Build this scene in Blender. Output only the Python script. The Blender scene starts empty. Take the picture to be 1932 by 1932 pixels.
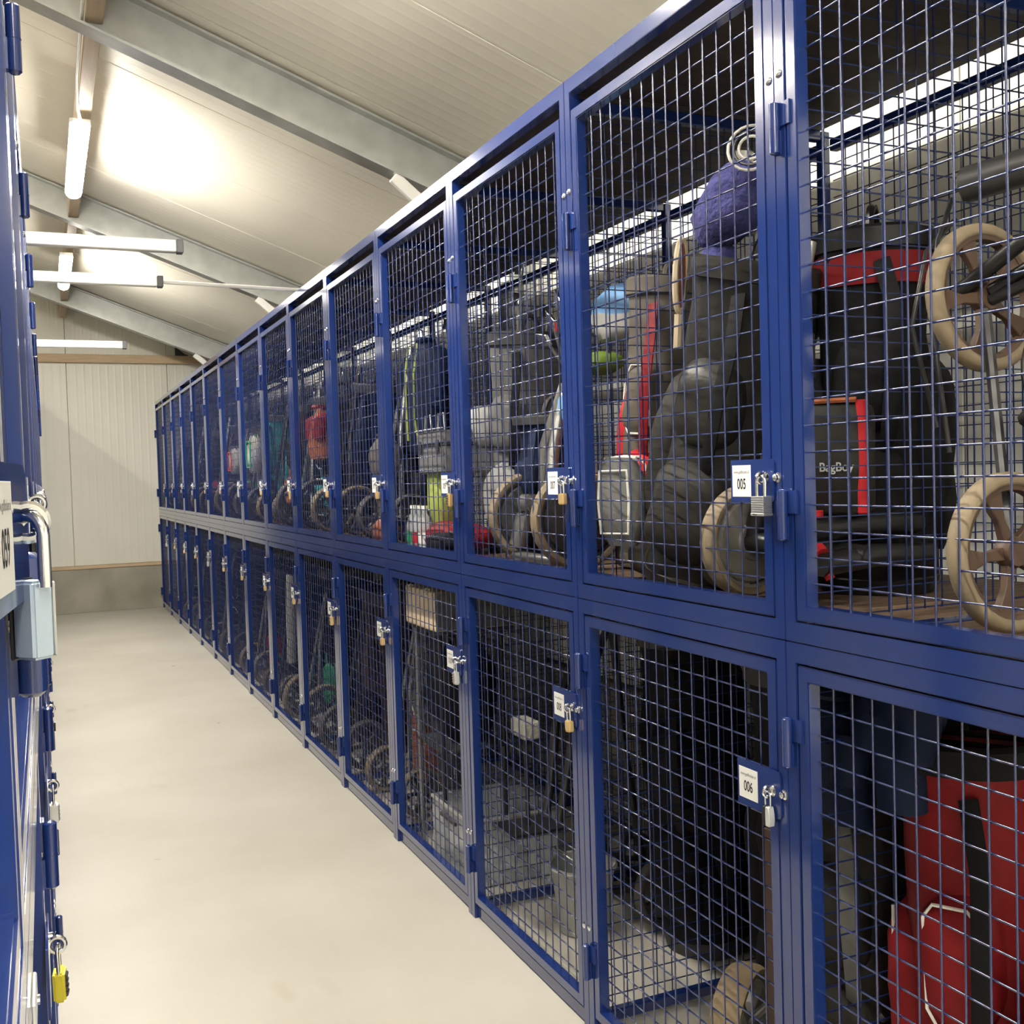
import bpy, bmesh, math, random
from mathutils import Vector, Matrix, noise

# ------------------------------------------------------------------ camera, world, exposure
SC = bpy.context.scene
COL = SC.collection
rnd = random.Random(7)
noise.seed_set(11)
CAM_H = 1.533
cam_d = bpy.data.cameras.new('camera')
cam_d.sensor_width = 36.0
cam_d.lens = 1996.4 / 1932.0 * 36.0
cam_d.clip_start = 0.02
cam = bpy.data.objects.new('camera', cam_d)
COL.objects.link(cam)
yaw, pitch, roll = math.radians(23.788), math.radians(-2.020), math.radians(-1.7226)
fw = Vector((math.sin(yaw) * math.cos(pitch), math.cos(yaw) * math.cos(pitch), math.sin(pitch)))
r0 = Vector((math.cos(yaw), -math.sin(yaw), 0.0))
u0 = r0.cross(fw)
rt = math.cos(roll) * r0 + math.sin(roll) * u0
up = -math.sin(roll) * r0 + math.cos(roll) * u0
cam.matrix_world = Matrix(((rt.x, up.x, -fw.x, 0), (rt.y, up.y, -fw.y, 0), (rt.z, up.z, -fw.z, CAM_H), (0, 0, 0, 1)))
SC.camera = cam
w = bpy.data.worlds.new('world')
SC.world = w
w.use_nodes = True
w.node_tree.nodes['Background'].inputs[0].default_value = (0.55, 0.6, 0.7, 1)
w.node_tree.nodes['Background'].inputs[1].default_value = 0.02
SC.view_settings.view_transform = 'Standard'
SC.view_settings.look = 'None'
SC.view_settings.gamma = 1.0
SC.view_settings.use_curve_mapping = False
SC.view_settings.exposure = 2.66
LAMP_POWER = 31.0
SC.cycles.max_bounces = 5
SC.cycles.diffuse_bounces = 3
SC.cycles.glossy_bounces = 2
SC.cycles.transmission_bounces = 1
SC.cycles.transparent_max_bounces = 4
SC.cycles.adaptive_threshold = 0.08
SC.cycles.sample_clamp_indirect = 6.0

# ------------------------------------------------------------------ dimensions
XR = 1.303            # front of the right-hand row
XL = -0.025           # front of the left-hand row
PITCH = 0.8746
Y0 = 1.659
HT = 2.569
DEP = 0.89
YW = 13.95            # end wall
XW = 2.40             # wall behind the right-hand row
RZ, RS = 3.90, 0.37   # underside of roof: z = RZ - RS * x
RIDGE = -2.45

ORD = ['first', 'second', 'third', 'fourth', 'fifth', 'sixth', 'seventh', 'eighth', 'ninth', 'tenth', 'eleventh', 'twelfth', 'thirteenth', 'fourteenth', 'fifteenth', 'sixteenth', 'seventeenth']
# ------------------------------------------------------------------ materials
M = {}
def mat(name, col, rough=0.5, metal=0.0, var=0.0, vscale=6.0, bump=0.0, bscale=60.0, coat=0.0, emit=0.0, trans=0.0,
        col2=None, stretch=(1, 1, 1), spec=0.5, alpha=1.0, wave=None, ior=1.45, detail=4.0):
    m = bpy.data.materials.new(name)
    m.use_nodes = True
    nt = m.node_tree
    b = nt.nodes['Principled BSDF']
    b.inputs['Base Color'].default_value = (*col, 1)
    b.inputs['Roughness'].default_value = rough
    b.inputs['Metallic'].default_value = metal
    b.inputs['Specular IOR Level'].default_value = spec
    b.inputs['IOR'].default_value = ior
    b.inputs['Coat Weight'].default_value = coat
    b.inputs['Coat Roughness'].default_value = 0.08
    b.inputs['Transmission Weight'].default_value = trans
    b.inputs['Alpha'].default_value = alpha
    if emit:
        b.inputs['Emission Color'].default_value = (*col, 1)
        b.inputs['Emission Strength'].default_value = emit
    tc = nt.nodes.new('ShaderNodeTexCoord')
    mp = nt.nodes.new('ShaderNodeMapping')
    mp.inputs['Scale'].default_value = stretch
    nt.links.new(tc.outputs['Object'], mp.inputs['Vector'])
    if var or col2:
        n = nt.nodes.new('ShaderNodeTexNoise')
        n.inputs['Scale'].default_value = vscale
        n.inputs['Detail'].default_value = detail
        nt.links.new(mp.outputs[0], n.inputs['Vector'])
        rp = nt.nodes.new('ShaderNodeValToRGB')
        c2 = col2 or tuple(max(0, c * (1 - var)) for c in col)
        c1 = col if col2 else tuple(min(1, c * (1 + var)) for c in col)
        rp.color_ramp.elements[0].position = 0.32
        rp.color_ramp.elements[1].position = 0.68
        rp.color_ramp.elements[0].color = (*c2, 1)
        rp.color_ramp.elements[1].color = (*c1, 1)
        nt.links.new(n.outputs['Fac'], rp.inputs[0])
        nt.links.new(rp.outputs[0], b.inputs['Base Color'])
    h = None
    if bump:
        n2 = nt.nodes.new('ShaderNodeTexNoise')
        n2.inputs['Scale'].default_value = bscale
        n2.inputs['Detail'].default_value = 5
        nt.links.new(mp.outputs[0], n2.inputs['Vector'])
        bp = nt.nodes.new('ShaderNodeBump')
        bp.inputs['Strength'].default_value = bump
        bp.inputs['Distance'].default_value = 0.01
        nt.links.new(n2.outputs['Fac'], bp.inputs['Height'])
        nt.links.new(bp.outputs[0], b.inputs['Normal'])
        h = bp
    if wave:                                   # (axis, period, strength): pressed micro-ribs of sandwich panels
        ax, per, st = wave
        wv = nt.nodes.new('ShaderNodeTexWave')
        wv.wave_type = 'BANDS'
        wv.bands_direction = ax
        wv.wave_profile = 'SIN'
        wv.inputs['Scale'].default_value = 0.314 / per
        wv.inputs['Distortion'].default_value = 0.0
        nt.links.new(tc.outputs['Object'], wv.inputs['Vector'])
        pw = nt.nodes.new('ShaderNodeMath'); pw.operation = 'POWER'; pw.inputs[1].default_value = 6.0
        nt.links.new(wv.outputs['Fac'], pw.inputs[0])
        bw = nt.nodes.new('ShaderNodeBump')
        bw.inputs['Strength'].default_value = st
        bw.inputs['Distance'].default_value = 0.004
        nt.links.new(pw.outputs[0], bw.inputs['Height'])
        if h: nt.links.new(h.outputs[0], bw.inputs['Normal'])
        nt.links.new(bw.outputs[0], b.inputs['Normal'])
    M[name] = m
    return m

mat('blue_paint', (0.0105, 0.031, 0.160), 0.15, var=0.05, vscale=3, coat=0.5, ior=1.6)
mat('wire_blue', (0.010, 0.025, 0.12), 0.18, coat=1.0, ior=1.8)
mat('wire_inner', (0.010, 0.023, 0.10), 0.3)
mat('steel', (0.80, 0.81, 0.82), 0.16, 1.0)
mat('brass', (0.86, 0.62, 0.30), 0.36, 0.6, var=0.05)
mat('yellow_brass', (0.72, 0.62, 0.06), 0.3, 0.4)
mat('silver_body', (0.72, 0.73, 0.72), 0.28, 0.9)
mat('pale_silver', (0.66, 0.67, 0.66), 0.35, 0.4)
mat('blue_silver', (0.45, 0.55, 0.66), 0.3, 0.6)
mat('black_plastic', (0.012, 0.012, 0.013), 0.35)
mat('sticker', (0.80, 0.80, 0.77), 0.45)
mat('ink', (0.015, 0.015, 0.017), 0.6)
mat('grey_ink', (0.25, 0.25, 0.25), 0.6)
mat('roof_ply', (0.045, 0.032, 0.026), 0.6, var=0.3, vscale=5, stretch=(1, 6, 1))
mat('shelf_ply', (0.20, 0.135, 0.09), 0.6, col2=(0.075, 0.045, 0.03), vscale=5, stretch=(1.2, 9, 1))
mat('floor', (0.59, 0.565, 0.495), 0.42, col2=(0.50, 0.47, 0.40), vscale=1.1, bump=0.05, bscale=25, detail=7)
mat('panel', (0.87, 0.855, 0.755), 0.35, var=0.02, vscale=1.5, wave=('X', 0.09, 0.35))
mat('panel_side', (0.80, 0.79, 0.72), 0.35, var=0.02, vscale=1.5, wave=('Y', 0.09, 0.35))
mat('roof_panel', (0.82, 0.79, 0.68), 0.45, var=0.02, vscale=1.5, wave=('Y', 0.085, 0.22))
mat('concrete', (0.46, 0.435, 0.36), 0.7, col2=(0.31, 0.29, 0.23), vscale=2.5, bump=0.2, bscale=30)
mat('galvanised', (0.48, 0.50, 0.48), 0.42, 0.5, var=0.10, vscale=9)
mat('timber', (0.66, 0.50, 0.32), 0.6, var=0.10, vscale=4, stretch=(1, 12, 12))
mat('timber_purlin', (0.52, 0.41, 0.28), 0.6, var=0.10, vscale=4, stretch=(12, 1, 12))
mat('white_metal', (0.80, 0.79, 0.75), 0.4)
mat('alu_tube', (0.86, 0.86, 0.84), 0.22, 0.35)
mat('lamp', (1.0, 0.945, 0.85), 0.4, emit=LAMP_POWER)
mat('lamp_body', (0.7, 0.7, 0.68), 0.5)
mat('dark_rubber', (0.05, 0.05, 0.048), 0.6)
mat('end_cap', (0.10, 0.10, 0.11), 0.5)
mat('cable', (0.75, 0.74, 0.70), 0.5)
mat('black_cloth', (0.008, 0.008, 0.009), 0.75, bump=0.25, bscale=25, var=0.3, spec=0.25)
mat('black_leather', (0.020, 0.019, 0.017), 0.42, bump=0.6, bscale=14, var=0.25)
mat('charcoal', (0.030, 0.028, 0.025), 0.62, bump=0.25, bscale=20, var=0.2, spec=0.25)
mat('grey_cloth', (0.15, 0.15, 0.14), 0.6, bump=0.25, bscale=20, var=0.15, spec=0.25)
mat('taupe', (0.12, 0.105, 0.085), 0.6, bump=0.25, bscale=16, var=0.15, spec=0.25)
mat('light_grey', (0.34, 0.34, 0.32), 0.5, bump=0.1, bscale=20, spec=0.25)
mat('red_cloth', (0.21, 0.010, 0.013), 0.55, bump=0.25, bscale=16, var=0.12, spec=0.25)
mat('bright_red', (0.50, 0.022, 0.03), 0.5, bump=0.2, bscale=16, spec=0.25)
mat('piping', (0.78, 0.76, 0.70), 0.5)
mat('navy_cloth', (0.008, 0.016, 0.045), 0.7, bump=0.25, bscale=20, var=0.2, spec=0.25)
mat('plush_blue', (0.060, 0.062, 0.21), 0.95, bump=0.9, bscale=70, var=0.3)
mat('sky_blue', (0.16, 0.34, 0.62), 0.5)
mat('lime', (0.38, 0.46, 0.10), 0.55, bump=0.2, bscale=18)
mat('lime_dark', (0.12, 0.19, 0.02), 0.7, bump=0.3, bscale=25)
mat('green', (0.02, 0.25, 0.10), 0.5)
mat('teal', (0.03, 0.22, 0.22), 0.6)
mat('sand_tyre', (0.36, 0.27, 0.155), 0.8, col2=(0.17, 0.125, 0.08), vscale=9, bump=0.4, bscale=40)
mat('tan_tyre', (0.24, 0.19, 0.125), 0.7, var=0.2, vscale=8, bump=0.2, bscale=30)
mat('grey_tyre', (0.10, 0.09, 0.08), 0.7, var=0.2, vscale=8, bump=0.2, bscale=30)
mat('rust_rim', (0.085, 0.050, 0.033), 0.5, var=0.3)
mat('dark_rim', (0.05, 0.05, 0.05), 0.4)
mat('grey_rim', (0.20, 0.19, 0.17), 0.30, var=0.15)
mat('tube_black', (0.02, 0.02, 0.021), 0.3)
mat('tube_grey', (0.28, 0.28, 0.27), 0.3, 0.7)
mat('orange', (0.34, 0.10, 0.035), 0.5)
mat('cream', (0.72, 0.60, 0.42), 0.5)
mat('cardboard', (0.80, 0.64, 0.44), 0.7)
mat('clear_plastic', (0.86, 0.90, 0.90), 0.12, alpha=0.32, spec=0.6)
mat('bucket_grey', (0.40, 0.41, 0.38), 0.45)
mat('mesh_metal', (0.55, 0.53, 0.46), 0.4, 0.6, bump=0.8, bscale=160)
mat('brown', (0.07, 0.04, 0.03), 0.6)
mat('khaki', (0.42, 0.40, 0.30), 0.6)

def floor_specks(m):
    nt = m.node_tree; b = nt.nodes['Principled BSDF']; src = b.inputs['Base Color'].links[0].from_socket
    tc = next(n for n in nt.nodes if n.type == 'TEX_COORD')
    for sc, lo, hi, dark, st in ((7.0, .735, .76, (.30, .26, .20), (1, 1, 1)), (2.2, .66, .74, (.46, .42, .34), (1, .45, 1))):
        mp = nt.nodes.new('ShaderNodeMapping'); mp.inputs['Scale'].default_value = st
        nt.links.new(tc.outputs['Object'], mp.inputs['Vector'])
        n = nt.nodes.new('ShaderNodeTexNoise'); n.inputs['Scale'].default_value = sc; n.inputs['Detail'].default_value = 3
        nt.links.new(mp.outputs[0], n.inputs['Vector'])
        mr = nt.nodes.new('ShaderNodeMapRange'); mr.inputs['From Min'].default_value = lo; mr.inputs['From Max'].default_value = hi
        nt.links.new(n.outputs['Fac'], mr.inputs['Value'])
        mx = nt.nodes.new('ShaderNodeMix'); mx.data_type = 'RGBA'
        nt.links.new(mr.outputs[0], mx.inputs['Factor']); nt.links.new(src, mx.inputs['A']); mx.inputs['B'].default_value = (*dark, 1)
        src = mx.outputs['Result']
    nt.links.new(src, b.inputs['Base Color'])
floor_specks(M['floor'])

# ------------------------------------------------------------------ mesh helper
class MB:
    def __init__(s): s.v = []; s.f = []
    def add(s, vs, fs):
        b = len(s.v); s.v += [tuple(v) for v in vs]; s.f += [tuple(i + b for i in f) for f in fs]; return s
    def box(s, x0, x1, y0, y1, z0, z1):
        return s.add([(x0, y0, z0), (x1, y0, z0), (x1, y1, z0), (x0, y1, z0), (x0, y0, z1), (x1, y0, z1), (x1, y1, z1), (x0, y1, z1)],
                     [(0, 3, 2, 1), (4, 5, 6, 7), (0, 1, 5, 4), (1, 2, 6, 5), (2, 3, 7, 6), (3, 0, 4, 7)])
    def obox(s, c, size, mtx=None):
        hx, hy, hz = size[0] / 2, size[1] / 2, size[2] / 2
        vs = [Vector((x, y, z)) for z in (-hz, hz) for x, y in ((-hx, -hy), (hx, -hy), (hx, hy), (-hx, hy))]
        if mtx: vs = [mtx @ v for v in vs]
        return s.add([v + Vector(c) for v in vs], [(0, 3, 2, 1), (4, 5, 6, 7), (0, 1, 5, 4), (1, 2, 6, 5), (2, 3, 7, 6), (3, 0, 4, 7)])
    def rings(s, R, close=False, cap=True):
        n = len(R[0]); b = len(s.v)
        for r in R: s.v += [tuple(p) for p in r]
        m = len(R)
        for i in range(m if close else m - 1):
            for j in range(n):
                a0 = b + i * n; a1 = b + ((i + 1) % m) * n
                s.f.append((a0 + j, a0 + (j + 1) % n, a1 + (j + 1) % n, a1 + j))
        if cap and not close:
            s.f.append(tuple(b + j for j in range(n - 1, -1, -1)))
            s.f.append(tuple(b + (m - 1) * n + j for j in range(n)))
        return s
    def tube(s, pts, r, n=6, close=False, flat=1.0, cap=True, upv=None):
        P = [Vector(p) for p in pts]; m = len(P); R = []
        t0 = (P[1] - P[0]).normalized()
        nrm = Vector(upv) if upv else (Vector((0, 0, 1)) if abs(t0.z) < 0.9 else Vector((1, 0, 0)))
        for i, p in enumerate(P):
            if close: t = P[(i + 1) % m] - P[i - 1]
            else: t = P[min(i + 1, m - 1)] - P[max(i - 1, 0)]
            t = t.normalized() if t.length > 1e-9 else t0
            nrm = nrm - t * nrm.dot(t)
            nrm = nrm.normalized() if nrm.length > 1e-6 else t.orthogonal().normalized()
            bi = t.cross(nrm); rr = r[i] if isinstance(r, (list, tuple)) else r
            R.append([p + rr * (math.cos(2 * math.pi * (k + .5) / n) * nrm * flat + math.sin(2 * math.pi * (k + .5) / n) * bi) for k in range(n)])
        return s.rings(R, close, cap)
    def cyl(s, a, b, r, n=10, r2=None): return s.tube([a, b], [r, r2 if r2 is not None else r], n)
    def lathe(s, prof, n=24, mtx=None, cap=True):
        R = []
        for r, z in prof:
            ring = [Vector((r * math.cos(2 * math.pi * k / n), r * math.sin(2 * math.pi * k / n), z)) for k in range(n)]
            R.append([mtx @ p for p in ring] if mtx else ring)
        return s.rings(R, False, cap)
    def torus(s, c, R, r, mtx=None, n=24, k=8, a0=0, a1=2 * math.pi):
        full = abs(a1 - a0 - 2 * math.pi) < 1e-6; P = []
        cnt = n if full else n + 1
        for i in range(cnt):
            a = a0 + (a1 - a0) * i / n; v = Vector((R * math.cos(a), R * math.sin(a), 0))
            P.append(Vector(c) + (mtx @ v if mtx else v))
        return s.tube(P, r, k, close=full, upv=(mtx @ Vector((0, 0, 1)) if mtx else (0, 0, 1)))
    def mesh(s, name, m=None, smooth=35, bevel=0.0, seg=1):
        me = bpy.data.meshes.new(name)
        me.from_pydata(s.v, [], s.f)
        if bevel or True:
            bm = bmesh.new(); bm.from_mesh(me)
            bmesh.ops.recalc_face_normals(bm, faces=bm.faces)
            if bevel: bmesh.ops.bevel(bm, geom=list(bm.edges), offset=bevel, segments=seg, affect='EDGES', clamp_overlap=True)
            bm.to_mesh(me); bm.free()
        if smooth:
            me.shade_smooth(); me.set_sharp_from_angle(angle=math.radians(smooth))
        if m: me.materials.append(M[m])
        return me
    def build(s, name, m, parent=None, smooth=35, bevel=0.0, seg=1):
        return link(name, s.mesh(name, m, smooth, bevel, seg), parent)

def link(name, data, parent=None, mtx=None):
    o = bpy.data.objects.new(name, data)
    COL.objects.link(o)
    if parent: o.parent = parent
    if mtx is not None:
        if parent: o.matrix_local = mtx
        else: o.matrix_world = mtx
    return o
def tag(o, label=None, cat=None, group=None, kind=None):
    if label: o['label'] = label
    if cat: o['category'] = cat
    if group: o['group'] = group
    if kind: o['kind'] = kind
    return o
def thing(name, label, cat, mtx=None, group=None):
    o = bpy.data.objects.new(name, None); COL.objects.link(o)
    o.empty_display_size = 0.05
    if mtx is not None: o.matrix_world = mtx
    return tag(o, label, cat, group)
def copy_tree(o, parent=None):
    c = o.copy(); COL.objects.link(c); c.parent = parent
    if parent: c.matrix_parent_inverse = o.matrix_parent_inverse.copy()
    for ch in list(o.children): copy_tree(ch, c)
    return c
def T(x, y, z): return Matrix.Translation((x, y, z))
def RZm(d): return Matrix.Rotation(math.radians(d), 4, 'Z')
def axes(origin, zdir, xhint=(1, 0, 0)):
    z = Vector(zdir).normalized(); x = Vector(xhint); x = (x - z * x.dot(z)).normalized(); y = z.cross(x)
    return Matrix(((x.x, y.x, z.x, origin[0]), (x.y, y.y, z.y, origin[1]), (x.z, y.z, z.z, origin[2]), (0, 0, 0, 1)))
def struct(name, mb, m, label, parent=None, **k):
    o = mb.build(name, m, parent, **k)
    return tag(o, label, None, None, 'structure')
def font_mesh(txt, size, sx=1.0, m='ink', name='print'):
    cu = bpy.data.curves.new('lettering', 'FONT'); cu.body = txt; cu.size = size; cu.align_x = 'CENTER'; cu.align_y = 'CENTER'; cu.offset = size * .018
    o = bpy.data.objects.new('lettering', cu); COL.objects.link(o)
    dg = bpy.context.evaluated_depsgraph_get(); dg.update()
    me = bpy.data.meshes.new_from_object(o.evaluated_get(dg))
    bpy.data.objects.remove(o); bpy.data.curves.remove(cu)
    me.transform(Matrix.Diagonal((sx, 1, 1, 1)))
    me.materials.clear(); me.materials.append(M[m]); me.name = name
    return me
def roof_z(x): return RZ - RS * x if x > RIDGE else RZ - RS * RIDGE - RS * (RIDGE - x)

# ------------------------------------------------------------------ the room
XLW = 2 * RIDGE - XW
YB = -6.0
struct('floor', MB().box(XLW, XW, YB, YW, -0.1, 0.0), 'floor', 'pale cream polished concrete floor of the aisle')
# right-hand wall: concrete plinth and upright sandwich panels
wr = struct('wall_right', MB().box(XW + 0.062, XW + 0.12, YB, YW, 0.0, 3.2), 'concrete', 'building wall behind the right-hand lockers')
MB().box(XW, XW + 0.06, YB, YW, 0, 0.54).build('plinth', 'concrete', wr, bevel=0.004)
pm = None
for i in range(17):
    y0 = YB + 0.05 + i * 1.17
    if pm is None: pm = MB().box(0.0, 0.058, 0.002, 1.166, 0.56, 3.10).mesh('wall_panel', 'panel_side', bevel=0.003)
    if y0 + 1.17 < YW + 0.06: link('wall_panel', pm, wr, T(XW, y0, 0))
# end wall
we = struct('wall_end', MB().add([(XLW, YW + 0.062, 0), (XW, YW + 0.062, 0), (XW, YW + 0.062, roof_z(XW)), (RIDGE, YW + 0.062, roof_z(RIDGE)), (XLW, YW + 0.062, roof_z(XW))], [(0, 1, 2, 3, 4)]),
            'concrete', 'end wall of ribbed white sandwich panels on a concrete plinth')
MB().box(XLW, XW, YW - 0.02, YW + 0.06, 0, 0.535).build('plinth', 'concrete', we, bevel=0.004)
MB().box(XLW, XW, YW - 0.03, YW + 0.06, 0.536, 0.575).build('timber_sill', 'timber', we, bevel=0.003)
MB().box(XLW, XW, YW - 0.075, YW - 0.001, 3.05, 3.15).build('timber_girt', 'timber', we, bevel=0.004)
xj = [XLW] + [0.30 + 1.17 * i for i in range(-6, 2)] + [XW]
xj = [x for x in xj if XLW <= x <= XW]
for a, b in zip(xj[:-1], xj[1:]):
    cuts = [a + 0.002] + ([RIDGE] if a < RIDGE < b else []) + [b - 0.002]
    q = MB()
    top = [(x, roof_z(x) - 0.004) for x in cuts]
    fr = [(cuts[0], 0.577)] + [(cuts[-1], 0.577)] + top[::-1]
    n = len(fr)
    q.add([(x, YW, z) for x, z in fr] + [(x, YW + 0.06, z) for x, z in fr],
          [tuple(range(n))] + [tuple(range(2 * n - 1, n - 1, -1))] + [(i, (i + 1) % n, n + (i + 1) % n, n + i) for i in range(n)])
    q.build('wall_panel', 'panel', we, bevel=0.004)
struct('wall_left', MB().box(XLW - 0.1, XLW, YB, YW, 0, 3.2), 'panel_side', 'far side wall beyond the left-hand lockers')
struct('wall_back', MB().box(XLW, XW, YB - 0.1, YB, 0, 5.0), 'panel', 'wall behind the camera')
# roof: right slope panel by panel
L = math.hypot(XW + 0.1 - RIDGE, RS * (XW + 0.1 - RIDGE))
ang = math.atan(RS)
cl = struct('ceiling', MB().add([(RIDGE, YB, roof_z(RIDGE) + 0.07), (RIDGE, YW, roof_z(RIDGE) + 0.07), (XLW - .1, YW, roof_z(XW) + 0.03), (XLW - .1, YB, roof_z(XW) + 0.03)], [(0, 1, 2, 3)]),
            'roof_panel', 'pitched ceiling of off-white ribbed roof panels')
rp = MB().box(0, L, 0.003, 0.997, 0, 0.05).mesh('roof_panel', 'roof_panel', bevel=0.003)
mr = T(RIDGE, 0, roof_z(RIDGE)) @ Matrix.Rotation(ang, 4, 'Y')
for i in range(20): link('roof_panel', rp, cl, T(0, YB + i - 0.04, 0) @ mr)
cl2 = MB().add([(RIDGE, YB, roof_z(RIDGE) + 0.08), (RIDGE, YW, roof_z(RIDGE) + 0.08), (XW + .1, YW, roof_z(XW) + 0.06), (XW + .1, YB, roof_z(XW) + 0.06)], [(0, 1, 2, 3)]).build('roof_backing', 'roof_panel', cl)
# rafters: galvanised I-beams following the slope
def rafter(y, label):
    def prof(z0, z1, yy0, yy1):
        xs = [XLW + 0.05, RIDGE, XW - 0.02]; q = MB(); R = []
        for x in xs:
            zt = roof_z(x) - 0.012
            R.append([(x, y + yy0, zt + z0), (x, y + yy1, zt + z0), (x, y + yy1, zt + z1), (x, y + yy0, zt + z1)])
        return q.rings(R)
    rb = struct('beam_rafter', prof(-0.225, -0.010, -0.005, 0.005), 'galvanised', label, bevel=0.0)
    prof(-0.012, 0.0, -0.06, 0.06).build('top_flange', 'galvanised', rb)
    prof(-0.237, -0.225, -0.06, 0.06).build('bottom_flange', 'galvanised', rb)
    # flat knee brace down to the eaves
    zb = roof_z(1.66) - 0.25
    MB().obox((1.90, y - 0.03, zb - 0.22), (0.66, 0.035, 0.06), Matrix.Rotation(math.atan2(0.50, 0.60), 4, 'Y')).build('knee_brace', 'white_metal', rb, bevel=0.004)
    MB().box(XW - 0.16, XW - 0.01, y - 0.06, y + 0.06, 0, roof_z(XW) - 0.2).build('column', 'galvanised', rb, bevel=0.004)
    return rb
RAFT = [-2.2, 1.45, 5.10, 8.78, 12.72]
for y, l in zip(RAFT, ('rear', 'overhead', 'nearest visible', 'second visible', 'far')):
    rafter(y, 'galvanised steel roof rafter, the %s one' % l)
# timber purlins between rafters
def purlin(x, name, lab):
    zt = roof_z(x + 0.04) - 0.002
    for i, (a, b) in enumerate(zip([YB] + RAFT, RAFT + [YW])):
        o = MB().box(x, x + 0.075, a + 0.008, b - 0.008, zt - 0.20, zt - 0.03).build('trim_purlin', 'timber_purlin', None, bevel=0.004)
        tag(o, '%s, bay %s' % (lab, ('behind the camera', 'over the camera', 'before the first rafter', 'under the near strip lamp', 'under the far strip lamp', 'at the end wall')[i]), kind='structure')
purlin(0.25, 'purlin', 'tan timber purlin above the aisle')
purlin(-2.25, 'purlin', 'tan timber purlin above the next aisle')

# strip lamps
def strip_lamp(x, y, z, length, label, group):
    t = thing('strip_lamp', label, 'lamp', T(x, y, z), group)
    q = MB(); R = []
    for yy, s in ((-length / 2, .72), (-length / 2 + .03, 1), (length / 2 - .03, 1), (length / 2, .72)):
        R.append([(.052 * s * math.cos(a), yy, -.030 + .050 * s * math.sin(a) * .9) for a in [math.radians(184) + math.radians(172) * i / 6 for i in range(7)]])
    q.rings(R); q.build('diffuser', 'lamp', t)
    MB().box(-.054, .054, -length / 2 + .002, length / 2 - .002, -.0305, -.002).build('housing', 'lamp_body', t, bevel=.004)
    for s in (-1, 1): MB().box(-.02, .02, s * length * .33 - .015, s * length * .33 + .015, -.005, .03).build('clip', 'steel', t)
    return t
ZL = roof_z(0.29) - 0.245
strip_lamp(0.262, 7.02, ZL, 1.5, 'glowing white strip lamp under the purlin, the nearer and larger one', 'strip lamps')
strip_lamp(0.255, 10.6, ZL, 1.5, 'glowing white strip lamp behind the brace bars, farther down the aisle', 'strip lamps')
strip_lamp(0.262, 3.05, ZL, 1.5, 'glowing strip lamp above the near part of the aisle', 'strip lamps')
strip_lamp(0.262, -0.75, ZL, 1.5, 'glowing strip lamp over the camera', 'strip lamps')
strip_lamp(0.262, -4.4, ZL, 1.5, 'glowing strip lamp behind the camera', 'strip lamps')
for i, y in enumerate((-4.4, -0.75, 3.05, 6.82)):
    strip_lamp(-2.22, y, roof_z(-2.21) - 0.26, 1.5, 'strip lamp over the next aisle, %s from the back wall' % ORD[i], 'strip lamps of the next aisle')
# conduit feeding the lamps, and its junction plate
pts = [(0.236, y, ZL + 0.045 + 0.01 * math.sin(y * 1.7)) for y in [2.3 + .35 * i for i in range(11)]] + [(0.25, 6.2, ZL + .02), (0.262, 6.27, ZL - .01)]
tag(MB().tube(pts, 0.008, 6).build('conduit_cable', 'cable'), 'white lamp cable running along the timber purlin', 'cable')
tag(MB().obox((0.32, 5.85, ZL + .095), (.012, .34, .08)).build('junction_plate', 'white_metal', bevel=.004), 'small white plate on the purlin beside the near strip lamp', 'plate')
# dark angle bracket resting on the end girt
br = thing('angle_bracket', 'small dark steel bracket sitting on the end wall girt', 'bracket', T(1.60, YW - .06, 3.15))
MB().box(-.03, .12, -.03, .03, 0, .012).build('base_plate', 'dark_rubber', br)
MB().add([(-.03, -.02, .01), (.10, -.02, .01), (-.03, -.02, .11), (-.03, .02, .01), (.10, .02, .01), (-.03, .02, .11)], [(0, 1, 2), (3, 5, 4), (0, 3, 4, 1), (1, 4, 5, 2), (2, 5, 3, 0)]).build('gusset', 'dark_rubber', br)

# ------------------------------------------------------------------ the lockers
D0, D1 = 0.033, 0.842          # door across (local y)
UZ0, UZ1 = 1.238, 2.485        # upper door
LZ0, LZ1 = 0.055, 1.152        # lower door
FW = 0.030
def edge_bevel(me, off, seg=2):
    bm = bmesh.new(); bm.from_mesh(me)
    ed = [e for e in bm.edges if len(e.link_faces) == 2 and e.calc_face_angle(0) > .5]
    bmesh.ops.bevel(bm, geom=ed, offset=off, segments=seg, affect='EDGES', clamp_overlap=True)
    bm.to_mesh(me); bm.free(); me.shade_smooth(); me.set_sharp_from_angle(angle=math.radians(35))
    return me
def prism_yz(loop, x0, x1):
    n_ = len(loop); q = MB()
    return q.add([(x0, y, z) for y, z in loop] + [(x1, y, z) for y, z in loop], [tuple(range(n_))[::-1], tuple(range(n_, 2 * n_))] + [(i, (i + 1) % n_, n_ + (i + 1) % n_, n_ + i) for i in range(n_)])
PE = PITCH - .0004
me_lframe = edge_bevel(prism_yz([(.0002, 0), (.030, 0), (.030, 1.156), (PITCH - .030, 1.156), (PITCH - .030, 0), (PE, 0), (PE, 1.1945), (.0002, 1.1945)], 0, .030).mesh('lower_frame', 'blue_paint', 0), .0014)
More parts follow.
